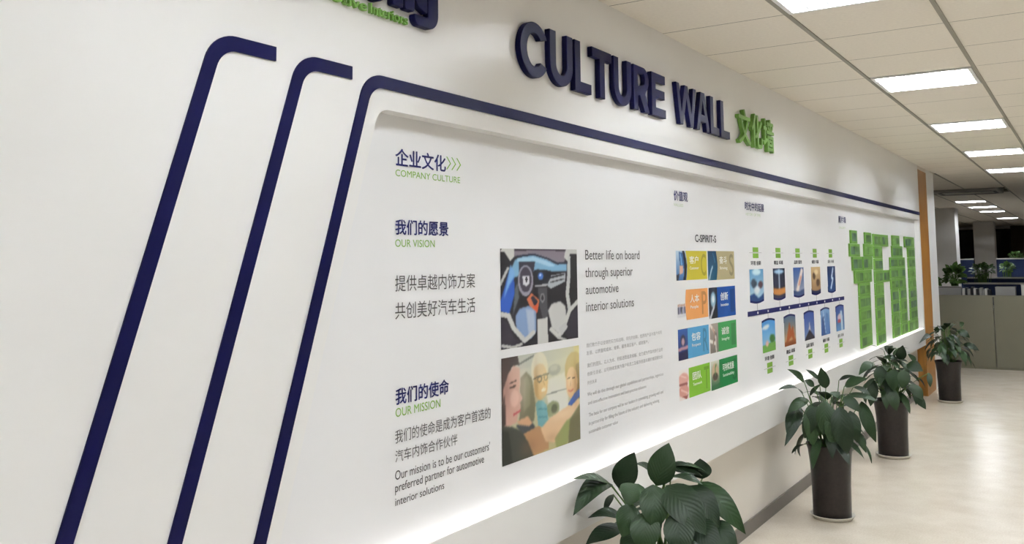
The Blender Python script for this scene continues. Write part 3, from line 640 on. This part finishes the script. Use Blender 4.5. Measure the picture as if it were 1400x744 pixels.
# ------------------------------------------------------------------ timeline
BZ0, BZ1 = cz(-.355), cz(-.3245); TU0, TU1 = 5.584*K, 8.192*K
t = empty('timeline_bar', (-RD, TU0, BZ0), 'navy horizontal timeline bar with white ticks', 'timeline bar')
finish('bar', outline([[(TU0, BZ0), (TU1, BZ0), (TU1, BZ1), (TU0, BZ1)]], .002, -RD), M['navyink'], t)
TOPU = [(5.64, 5.925), (6.14, 6.42), (6.635, 6.915), (7.128, 7.405), (7.64, 7.905)]
BOTU = [(5.86, 6.145), (6.357, 6.645), (6.878, 7.165), (7.37, 7.655), (7.865, 8.16)]
for a, b in TOPU+BOTU:
    c = (a+b)/2*K; MB().box(-RD+.002, -RD+.0026, c-.012, c+.012, (BZ0+BZ1)/2-.007, (BZ0+BZ1)/2+.007).build('tick', M['whiteink'], t)
def t_snow(p): return p.grad((96, 160, 205), (190, 220, 235)).ell(.5, .1, .3, .1, (210, 240, 250), 3).ell(.3, .45, .2, .14, (54, 70, 90), 2).ell(.75, .5, .16, .12, (90, 60, 70), 2).poly([(0, .85), (.3, .75), (.6, .9), (1, .78), (1, 1), (0, 1)], (30, 70, 130), 2).ell(.5, .65, .2, .12, (226, 236, 240), 3)
def t_ray(p): return p.grad((20, 28, 56), (40, 40, 60)).ell(.5, .12, .4, .08, (170, 210, 240), 3).line([(.5, .1), (.5, .8)], .12, (200, 224, 240), 2).poly([(0, .68), (1, .66), (1, .9), (0, .9)], (210, 140, 70), 3).poly([(0, .9), (1, .88), (1, 1), (0, 1)], (40, 44, 70), 1)
def t_rocket(p): return p.grad((50, 90, 160), (180, 180, 196)).line([(.35, .8), (.55, .5), (.8, .15)], .22, (240, 224, 214), 2).line([(.5, .6), (.7, .35)], .1, (220, 150, 120), 2).poly([(0, .85), (1, .8), (1, 1), (0, 1)], (54, 80, 130), 2)
def t_stone(p): return p.grad((220, 190, 140), (150, 116, 80)).ell(.3, .35, .15, .12, (80, 56, 40), 2).ell(.7, .6, .18, .14, (90, 64, 44), 2).ell(.55, .2, .2, .1, (236, 214, 170), 3).poly([(0, .9), (1, .88), (1, 1), (0, 1)], (30, 36, 80), 1)
def t_bolt(p): return p.grad((18, 44, 92), (26, 70, 130)).line([(.7, .1), (.5, .45), (.65, .5), (.4, .85)], .12, (220, 236, 250), 1)
def t_meadow(p): return p.grad((70, 150, 220), (170, 210, 235)).ell(.3, .2, .25, .07, (240, 246, 250), 2).ell(.75, .6, .2, .14, (60, 120, 50), 2).poly([(0, .75), (1, .7), (1, 1), (0, 1)], (110, 170, 70), 1).ell(.35, .72, .1, .1, (230, 180, 170), 1)
def t_climb(p): return p.grad((80, 110, 140), (220, 170, 110)).poly([(.1, .95), (.45, .2), (.6, .5), (.75, .3), (.9, .95), (.6, .7)], (170, 86, 40), 1).poly([(0, .85), (1, .8), (1, 1), (0, 1)], (150, 80, 36), 2)
def t_tower(p): return p.grad((50, 80, 160), (130, 150, 190)).poly([(.4, .7), (.5, .3), (.62, .7)], (214, 206, 200), 1).poly([(.1, .9), (.5, .62), (.9, .88), (1, 1), (0, 1)], (44, 36, 50), 1)
def t_city(p): return p.grad((140, 180, 220), (60, 100, 170)).poly([(.1, 1), (.15, .3), (.4, .25), (.42, 1)], (60, 90, 150), 1).poly([(.55, 1), (.6, .15), (.8, .2), (.82, 1)], (90, 130, 190), 1).line([(.3, .1), (.5, .9)], .06, (210, 226, 240), 1)
def t_market(p): return p.grad((40, 70, 140), (100, 150, 200)).ell(.5, .45, .3, .14, (220, 196, 200), 2).ell(.4, .6, .2, .08, (190, 70, 90), 1).poly([(.55, .2), (.75, .2), (.8, 1), (.6, 1)], (200, 216, 230), 2)
art_t = [(t_snow, 'pale snowy blue'), (t_ray, 'black picture with a light beam and'), (t_rocket, 'blue sky and white plume'), (t_stone, 'sandy brown'), (t_bolt, 'dark blue lightning')]
art_b = [(t_meadow, 'green meadow under blue sky'), (t_climb, 'orange brown mountain'), (t_tower, 'blue picture with a pale tower and'), (t_city, 'blue glass towers'), (t_market, 'red and blue night')]
def tag_icon(c, zc, cap_z, cap, label):
    k = empty('timeline_marker', (-RD, c, zc), label, 'marker', 'green timeline markers'); x = -RD+.001
    for s in (1, -1): MB().box(-RD, x, c-.056, c+.056, zc+(.004 if s > 0 else -.034), zc+(.034 if s > 0 else -.004)).build('year_box', M['greenink'], k)
    MB().box(-RD, x, c-.125, c+.125, zc-.0012, zc+.0012).build('rule', M['lightink'], k)
    finish('caption', glyphs(cap, c-.105, c+.105, cap_z-.014, cap_z+.014, x, 0, .02), M['blackink'], k)
for row, (us, arts) in enumerate(((TOPU, art_t), (BOTU, art_b))):
    for k, ((a, b), (art, word)) in enumerate(zip(us, arts)):
        a, b = a*K, b*K; c = (a+b)/2
        v1, v0 = (cz(-.062), cz(-.256)) if row == 0 else (cz(-.412), cz(-.605))
        lab = f"{word} timeline picture {'above' if row == 0 else 'below'} the navy bar"
        q = empty('timeline_picture', (-RD, c, v0), lab, 'picture', 'timeline pictures')
        bow = (lambda s: (-.012*np.sin(np.pi*s), -.0*s)) if row == 0 else (lambda s: (.0*s, .012*np.sin(np.pi*s)))
        finish('print', art(Paint(24, 36, (90, 120, 160))).mesh(a, b, v0, v1, -RD+.0018, bow), M['picture'], q)
        # navy edge curving behind the print
        arc = [(a+(b-a)*n/10, (v0-.013-.012*math.sin(math.pi*n/10)) if row == 0 else (v1+.013+.012*math.sin(math.pi*n/10))) for n in range(11)]
        base = [(b, v0+.03), (a, v0+.03)] if row == 0 else [(b, v1-.03), (a, v1-.03)]
        finish('curved_edge', outline([arc+base], .0012, -RD), M['navyink'], q)
        z_a, z_b = (BZ1, v0-.026) if row == 0 else (v1+.026, BZ0)
        MB().box(-RD, -RD+.001, c-.003, c+.003, min(z_a, z_b), max(z_a, z_b)).build('connector', M['lightink'], q)
        nth = ['nearest the value cards', 'second from the value cards', 'at the middle of its row', 'fourth from the value cards', 'nearest the green photo letters'][k]
        tag_icon(c, cz(.044) if row == 0 else cz(-.71), cz(-.022) if row == 0 else cz(-.645), ['环境 创新', '精益 卓越', '品质 服务', '诚信 共赢', '成长 未来'][k], f"green timeline marker {'above' if row == 0 else 'below'} the navy bar, {nth}")

# ------------------------------------------------------------------ green photo letters
rnd = random.Random(4)
def photo_letter(blocks, label, ch):
    u = min(b[0] for b in blocks)*K; z = cz(min(b[2] for b in blocks))
    t = empty('photo_letter', (-RD, u, z), label, 'letter', 'green letters made of photo frames')
    for (a, b, v0, v1) in blocks:
        d = .016; e = .001; kk = 1-d/(U+RD); a, b = a*K*kk, b*K*kk; v0, v1 = v0*kk, v1*kk
        fr = MB().box(-RD+.0005, -RD+d, a+e, b-e, cz(v0)+e, cz(v1)-e, .002).build('photo_frame', M['green'], t)
        n = max(1, round((b-a)/.2)); w = (b-a-.05)/n
        for k in range(n):
            p0 = a+.025+k*w; lo, hi = cz(v0)+.02, cz(v1)-.026
            base = rnd.choice([(88, 124, 74), (80, 110, 88), (112, 156, 84), (104, 144, 72), (94, 128, 84)])
            pp = Paint(6, 6, base)
            for _ in range(4): pp.ell(rnd.random(), rnd.random(), .25, .25, [c+q_ for c, q_ in zip(base, [rnd.randint(-36, 36)]*3)], 1)
            finish('photo', pp.mesh(p0+.008, p0+w-.008, lo, hi, -RD+d+.0006), M['picture'], fr)
    return t
yb = [(8.575, 8.83, .136, .258), (8.51, 8.925, .017, .136), (8.60, 9.015, -.11, .017), (9.185, 9.475, .14, .252), (9.13, 9.55, .017, .14), (9.045, 9.475, -.11, .017), (8.67, 9.045, -.23, -.11), (9.045, 9.42, -.23, -.11)]
yb += [(8.83, 9.32, -.23-.12*(k+1), -.23-.12*k) for k in range(5)]
photo_letter(yb, 'green letter Y built of stepped photo frames', 'Y')
fb = [(9.58, 10.0, .245-.1233*(k+1), .245-.1233*k) for k in range(9)]+[(10.0, 10.35, .1217, .245), (10.0, 10.35, -.2482, -.1249)]
photo_letter(fb, 'green letter F built of photo frames', 'F')
ab = [(10.6, 11.03, .135, .25), (10.56, 11.19, .008, .135)]+[(10.42+.45*s, 10.87+.45*s, .008-.116*(k+1), .008-.116*k) for k in range(3) for s in (0, 1)]
ab += [(lo, hi, -.34-.129*(k+1), -.34-.129*k) for k in range(4) for lo, hi in ((10.43, 10.83), (10.93, 11.33))]
photo_letter(ab, 'green letter A built of photo frames with a slit between its legs', 'A')
ib = [(11.37, 12.03, .122, .25)]+[(11.56, 12.04, .122-.1215*(k+1), .122-.1215*k) for k in range(7)]+[(11.42, 12.05, -.862, -.7285)]
photo_letter(ib, 'green letter I built of photo frames beside the timber post', 'I')

# ------------------------------------------------------------------ plants
def near_wall(px, py, Y):
    p = at_y(px, py, Y); return p if p.x > .045 else hit(px, py, 0, .045)
class Leaves:
    def __init__(s, seed): s.v, s.f, s.a = [], [], []; s.st = MB(); s.r = random.Random(seed); s.xmin = None; s.zmin = None
    def leaf(s, base, tip, w, nrm, arch=.15, fold=.25, tone=None):
        """blade from base to tip: bends along its length towards -nrm, folds along the midrib, pointed at the tip"""
        base, tip = Vector(base), Vector(tip); ax = tip-base; L = ax.length; d = ax/L
        nrm = Vector(nrm); nrm = (nrm-d*nrm.dot(d)).normalized(); side = d.cross(nrm)
        n, k0 = 11, len(s.v); tone = s.r.random() if tone is None else tone; wav = s.r.uniform(0, 6)
        for i in range(n+1):
            t = i/n; c = base+ax*t+nrm*(arch*L*4*t*(1-t))
            prof = 2.85*max(t, .004)**.7*(1-t)**1.0
            hw = w/2*prof*1.12
            for q in (-1, -.55, 0, .55, 1):
                lift = fold*abs(q)*hw*(1-.5*abs(q))-.06*w*math.sin(9*t+wav+q)*abs(q)*.5
                pt_ = c+side*(q*hw)+nrm*lift
                if s.xmin is not None: pt_.x = max(pt_.x, s.xmin)
                if s.zmin is not None: pt_.z = max(pt_.z, s.zmin)
                s.v.append(pt_); s.a.append((t, abs(q)*w/L*2, tone, 1))
        for i in range(n):
            for j in range(4):
                a = k0+i*5+j; s.f.append((a, a+1, a+6, a+5))
    def stalk(s, a, b, r=.0028, sag=.03):
        a, b = Vector(a), Vector(b); mid = (a+b)/2+Vector((0, 0, sag))
        s.st.tube([a, a*.5625+b*.0625+mid*.375, a*.25+mid*.5+b*.25, a*.0625+b*.5625+mid*.375, b], r*1.5, r)
    def build(s, parent, material='leaf'):
        me = bpy.data.meshes.new('foliage'); me.from_pydata([tuple(v) for v in s.v], [], s.f)
        at = me.color_attributes.new('leafuv', 'FLOAT_COLOR', 'POINT'); at.data.foreach_set('color', np.array(s.a).ravel())
        finish('foliage', me, M[material], parent, smooth=True); s.st.build('stalks', M['stem'], parent, smooth=True)
POT = [(.112, 0), (.118, .006), (.119, .05), (.121, .2), (.127, .33), (.137, .42), (.147, .452), (.149, .458), (.146, .462), (.139, .458), (.131, .42), (.124, .38)]
SAUCER = [(.108, 0), (.122, .003), (.138, .022), (.14, .027), (.136, .028), (.121, .0105), (.06, .01)]
def potted(x, y, seed, label, slabel, heroes=(), n=46, spread=.3, zbase=.0, up=.12, mat_='leaf', holes=None):
    tag(MB().lathe(SAUCER, (x, y, 0), 48).build('plant_saucer', M['saucer'], smooth=True), slabel, 'saucer', 'cream saucers under the pots')
    z = .0112
    t = empty('potted_plant', (x, y, z), label, 'plant', 'potted plants along the culture wall')
    MB().lathe(POT, (x, y, z), 48).build('pot', M['pot'], t, smooth=True)
    MB().lathe([(.1265, .392), (.08, .4), (.02, .405)], (x, y, z), 32).build('soil', M['soil'], t)
    L = Leaves(seed); r = L.r; C = Vector((x, y, z+.4)); L.xmin = .012
    for h in heroes:
        bx, by, tx, ty, w, dy, arch = h[:7]; face = h[7] if len(h) > 7 else .5
        tdy = h[8] if len(h) > 8 else dy-.03
        b = near_wall(bx, by, y+dy); e = near_wall(tx, ty, y+tdy)
        dist = (b-EYE).length; wm = w/FPX*dist*.95
        tocam = (EYE-b).normalized()
        nr = tocam*face+Vector((0, 0, 1))*(1-face)*.9+Vector((r.uniform(-.2, .2), 0, 0))
        L.leaf(b, e, wm, nr, arch)
        L.stalk(C+Vector((r.uniform(-.05, .05), r.uniform(-.05, .05), .0)), b, sag=.05)
    for k in range(n):
        az = 2*math.pi*(k*.381966+r.uniform(-.05, .05)); q = (k+.5)/n           # q: 0 inner/top, 1 outer/low
        rad = spread*(.10+.5*q)*r.uniform(.75, 1.1); hz = .11+.34*(1-q)**.9*r.uniform(.75, 1.08)+up*.2
        b = C+Vector((rad*math.cos(az), rad*math.sin(az), hz))
        out = Vector((math.cos(az+r.uniform(-.5, .5)), math.sin(az+r.uniform(-.5, .5)), 0))
        ln = r.uniform(.15, .225)*(.8 if q < .2 else 1)
        drop = -.15-1.05*q+r.uniform(-.25, .3)
        if q < .15: drop += .5
        d = (out+Vector((0, 0, drop))).normalized()
        e = b+d*ln
        if e.z < z+.34: e.z = z+.34+r.uniform(0, .1)
        e.x = max(e.x, .05); b.x = max(b.x, .06)
        L.leaf(b, e, r.uniform(.052, .078), Vector((out.x*.7, out.y*.7, 1.0-.3*q)), r.uniform(.06, .2))
        L.stalk(C+Vector((r.uniform(-.05, .05), r.uniform(-.05, .05), 0)), b, sag=.04)
    L.build(t, mat_); return t
H0 = [(898, 664, 914.6, 605.5, 38, -.08, .05, .8, -.05), (846, 668, 867.6, 618, 34, -.02, .06, .8, 0.0), (833, 661, 783.5, 705, 31, 0, .16, .75, -.02), (835, 662, 783, 655, 16, -.03, .06, .75, -.05),
      (912, 638, 960, 651, 19, -.02, .12, .45, .0), (960, 655, 957, 627, 28, .02, .05, .7, .03), (893, 663, 897, 727, 40, -.16, .16, .7, -.22), (872, 662, 858, 692, 36, -.12, .14, .6, -.2),
      (911, 664, 966, 733, 46, -.14, .15, .7, -.2), (956, 659, 1019.7, 731, 30, .02, .2, .7, -.0), (858, 711, 804, 708, 24, -.1, .14, .4, -.16), (851, 721, 800, 746, 26, -.08, .1, .5, -.12),
      (972, 715, 1009, 752, 30, -.05, .14, .6, -.08), (838, 676, 825.5, 703, 10, .02, .1, .5, .02), (917, 652, 962, 664, 18, -.06, .12, .2, -.06), (942, 664, 984, 722, 34, -.06, .16, .65, -.1),
      (865, 690, 850, 735, 34, -.18, .15, .7, -.24), (885, 700, 880, 760, 40, -.2, .15, .7, -.26), (925, 700, 935, 765, 40, -.2, .15, .7, -.26), (950, 712, 985, 760, 34, -.14, .15, .6, -.2)]
potted(.25, 3.44, 11, 'potted leafy plant nearest the camera, its pot below the photo edge', 'cream saucer under the plant nearest the camera', H0, 26, .26, up=-.3)
H1 = [(1099.8, 522.5, 1076.5, 505, 11, -.05, .1, .6), (1097, 538.5, 1063, 533.5, 11, -.05, .1, .55), (1129, 531, 1122.3, 502.3, 15, -.08, .04, .8), (1120, 519, 1101.3, 505.2, 7, 0, .08, .5), (1113, 528, 1099.5, 520, 10, -.1, .1, .6),
      (1154.5, 528, 1186.5, 518, 14, -.03, .1, .6), (1147, 520, 1170, 514.5, 7, .05, .1, .5), (1107, 541, 1123, 525, 6, -.06, .1, .6), (1167, 529, 1191, 541, 8, .03, .12, .5), (1158, 540.5, 1200, 548.8, 11, -.02, .1, .4),
      (1153, 543, 1177, 564, 15, -.1, .14, .6), (1178, 549, 1197.8, 605.5, 17, .02, .14, .75), (1104, 546, 1076, 566, 15, -.08, .16, .6), (1093.5, 556, 1072.5, 611, 15, -.03, .14, .7), (1108, 553, 1111, 611, 22, -.15, .14, .75),
      (1128, 548, 1125, 596, 24, -.18, .14, .75), (1148, 556, 1159, 622, 28, -.18, .13, .75), (1137, 536, 1146, 545, 15, -.1, .15, .3), (1170, 588, 1184.5, 620, 10, -.05, .1, .7), (1086, 560, 1075, 592, 13, -.1, .12, .65), (1162, 562, 1172, 606, 18, -.1, .13, .7), (1118, 556, 1100, 600, 20, -.16, .13, .7), (1140, 560, 1138, 612, 22, -.17, .13, .7)]
potted(.25, 6.18, 23, 'potted leafy plant with wide drooping leaves, second from the camera', 'cream saucer under the second plant from the camera', H1, 34, .26, up=-.3)
H2 = [(1230.5, 492.5, 1234.2, 472, 13, -.03, .05, .8), (1227, 490.5, 1206.5, 489, 8, -.03, .1, .5), (1252, 495.5, 1241, 484, 8, .03, .1, .5), (1194, 496, 1174, 513, 12, -.08, .2, .6), (1240, 498, 1262, 508, 16, -.1, .15, .6), (1270, 510, 1272, 530, 7, .0, .1, .6),
      (1205, 500, 1203, 528, 16, -.15, .12, .7), (1222, 505, 1222, 535, 18, -.18, .12, .7), (1236, 506, 1234, 532, 16, -.18, .12, .7), (1215, 530, 1226, 562, 16, -.18, .1, .7), (1245, 526, 1262, 548, 14, -.14, .12, .6), (1250, 540, 1266, 560, 11, -.1, .12, .6), (1195, 520, 1190, 556, 14, -.1, .12, .65)]
potted(.255, 8.3, 37, 'potted bushy plant between the wide drooping one and the timber post one', 'cream saucer under the third plant from the camera', H2, 54, .28)
H3 = [(1272, 462, 1256, 470, 7, -.05, .18, .55), (1280, 455, 1282, 446, 6, .0, .05, .7), (1310, 452, 1326, 462, 9, -.05, .15, .55), (1318, 470, 1339, 480, 8, -.05, .15, .55), (1316, 446, 1312, 440, 7, -.02, .1, .7)]
potted(.28, 11.72, 52, 'potted bushy plant in front of the timber post, farthest from the camera', 'cream saucer under the plant by the timber post', H3, 60, .3)

# ------------------------------------------------------------------ the office beyond
PY = 15.36
pt = empty('office_partition', (0, PY, 0), 'low grey partition across the far end of the corridor', 'partition')
for a, b in ((-3.3, -1.42), (-1.41, .47), (.48, 2.36), (2.37, 4.25)): MB().box(a, b, PY, PY+.05, .03, 1.07, .004).build('panel', M['partition'], pt)
MB().box(-3.3, 4.25, PY-.004, PY+.054, 1.07, 1.095, .003).build('top_rail', M['partition'], pt)
MB().box(-3.3, 4.25, PY+.006, PY+.044, 0, .03).build('plinth', M['partition'], pt)
def pcol(x0, x1, y0, y1, n): structure(MB().box(x0, x1, y0, y1, 0, CEIL, .01).build(n, M['column']))
pcol(-1.45, -.845, 23.0, 23.6, 'column_near'); pcol(-1.44, -.84, 32.8, 33.4, 'column_far')
# cabinet behind the partition with folders and boxes
cb = empty('low_cabinet', (.6, PY+.35, 0), 'low storage cabinet hidden behind the grey partition', 'cabinet')
MB().box(-.9, 2.1, PY+.1, PY+.5, 0, .9, .004).build('body', M['grey'], cb); MB().box(-.92, 2.12, PY+.09, PY+.51, .9, .925, .004).build('top', M['pale'], cb)
fy = PY+.2
xs = [at_y(px, 398, fy).x for px in (1315.5, 1319.5, 1322.5, 1327, 1331, 1334.5, 1339, 1343, 1346.5, 1350, 1354)]
words = ['pale grey folder beside the planter', 'dark folder next to the palest one', 'light folder, third from the planter', 'dark folder, fourth from the planter', 'light folder, fifth from the planter', 'dark folder in the middle of the row', 'light folder just past the middle of the row', 'thin grey folder, eighth from the planter', 'thin pale folder, ninth from the planter', 'thin dark folder next to the last']
for k in range(10):
    w = (xs[k+1]-xs[k])*.86; top = [1.19, 1.2, 1.18, 1.21, 1.19, 1.185, 1.2, 1.18, 1.19, 1.17][k]
    o = MB().box(xs[k], xs[k]+w, fy, fy+.24, .9255, top, .003).build('folder', M[['pale', 'dark', 'grey', 'dark', 'pale', 'dark', 'grey', 'grey', 'pale', 'dark'][k]])
    tag(o, words[k], 'folder', 'folders standing behind the partition')
def tray(a, b, top, label, m):
    t = empty('storage_box', ((a+b)/2, fy+.12, .9255), label, 'box'); e = .008
    MB().box(a, b, fy, fy+e, .9255, top).box(a, b, fy+.24, fy+.248, .9255, top).box(a, a+e, fy+e, fy+.24, .9255, top).box(b-e, b, fy+e, fy+.24, .9255, top).box(a, b, fy, fy+.248, .9255, .93).build('body', M[m], t)
    MB().box(a-.004, b+.004, fy-.004, fy+.252, top, top+.012, .002).build('lid', M[m], t)
tray(at_y(1361, 400, fy).x, at_y(1388, 400, fy).x, at_y(1370, 393.5, fy).z, 'grey storage box beside the row of folders', 'grey')
tray(at_y(1396.5, 400, fy).x, at_y(1396.5, 400, fy).x+.3, at_y(1398, 390, fy).z, 'pale storage box cut off by the photo edge', 'pale')
pl = empty('planter_box', (0, fy, .9255), 'grey planter box behind the partition holding bushy plants', 'planter')
a, b = at_y(1276, 398, fy).x, at_y(1313.5, 398, fy).x; zt_ = at_y(1300, 393, fy).z
MB().box(a, b, fy, fy+.24, .9255, zt_, .006).build('body', M['grey'], pl); MB().box(a+.015, b-.015, fy+.015, fy+.225, zt_, zt_+.006).build('soil', M['soil'], pl)
def shrub(px0, px1, py0, py1, Y, seed, label, zfoot, n=60, name='office_plant'):
    c0, c1 = at_y(px0, py1, Y), at_y(px1, py0, Y); cx = (c0.x+c1.x)/2; rx = (c1.x-c0.x)/2; zc = (c0.z+c1.z)/2; rz_ = (c1.z-c0.z)/2
    t = empty(name, (cx, Y, zfoot), label, 'plant', 'bushy plants among the desks')
    L = Leaves(seed); r = L.r; F = Vector((cx, Y, zfoot+.012)); L.zmin = zfoot+.05
    if zfoot < .1:
        MB().lathe([(.11, 0), (.12, .01), (.16, .3), (.17, .31), (.15, .3)], (cx, Y, zfoot), 24).build('pot', M['grey'], t, smooth=True)
        F = Vector((cx, Y, zfoot+.3))
    for k in range(n*2):
        d = Vector((r.gauss(0, 1), r.gauss(0, 1), r.gauss(.25, 1))).normalized(); s = r.uniform(.45, .9)
        b = Vector((cx+d.x*rx*s, Y+d.y*rx*s*.7, zc+d.z*rz_*s)); ln = r.uniform(.4, .65)*min(rx, rz_)*1.3
        e = b+(d+Vector((0, 0, r.uniform(-.4, .3)))).normalized()*ln
        L.leaf(b, e, ln*.6, Vector((d.x*.4, -.5, .8)), .1)
        if k % 4 == 0: L.stalk(F+Vector((r.uniform(-.05, .05), 0, 0)), b, .004)
    L.build(t, 'shrub')
shrub(1293, 1317, 364, 391, fy+.12, 3, 'bushy green plant in the planter box beside the folders', zt_+.006, 70)
shrub(1278, 1288, 379, 392, fy+.12, 5, 'dark low plant in the planter box tight behind the white wall end', zt_+.006, 40)
shrub(1326, 1361, 362.5, 378, 19.2, 7, 'wide leafy plant in front of the far column', 0, 80)
shrub(1367, 1387, 359.5, 373, 22.6, 9, 'dark round plant against the blue screen', 0, 50)
shrub(1377, 1402, 345, 353, 27.0, 13, 'pale leafy plant above the far blue screen', 0, 50)
def screen(pxa, pxb, pyt, Y, label, xa=None, xb=None):
    x0 = at_y(pxa, pyt, Y).x if xa is None else xa; x1 = at_y(pxb, pyt, Y).x if xb is None else xb; zt = at_y((pxa+pxb)/2, pyt, Y).z
    t = empty('desk_screen', ((x0+x1)/2, Y, 0), label, 'screen', 'blue desk screens')
    MB().box(x0, x1, Y, Y+.05, 0.02, zt-.03, .004).build('fabric_panel', M['blue'], t); MB().box(x0, x1, Y-.003, Y+.053, zt-.03, zt, .003).build('top_rail', M['pale'], t)
    MB().box(x0+.02, x1-.02, Y+.01, Y+.04, 0, .02).build('foot', M['dark'], t)
    return zt
screen(1317, 1400, 386.5, 17.4, 'blue desk screen closest behind the partition', xb=3.6)
screen(1322, 1400, 379, 20.0, 'blue desk screen with pale top in the middle row', xb=3.6)
screen(1362, 1399, 353, 25.5, 'tall blue desk screen right of the far column', xb=3.2)
screen(1312, 1331, 354, 25.5, 'dark blue desk screen between the two columns')
def desk(x0, x1, y0, y1, label):
    t = empty('office_desk', ((x0+x1)/2, (y0+y1)/2, 0), label, 'desk', 'desks beyond the partition')
    MB().box(x0, x1, y0, y1, .72, .75, .004).build('top', M['pale'], t)
    for a in (x0+.03, x1-.08):
        for b in (y0+.03, y1-.08): MB().box(a, a+.05, b, b+.05, 0, .72).build('leg', M['grey'], t)
desk(0.2, 3.5, 17.5, 18.6, 'long pale desk behind the closest blue screen'); desk(0.3, 3.5, 20.1, 21.3, 'long pale desk behind the middle blue screen')
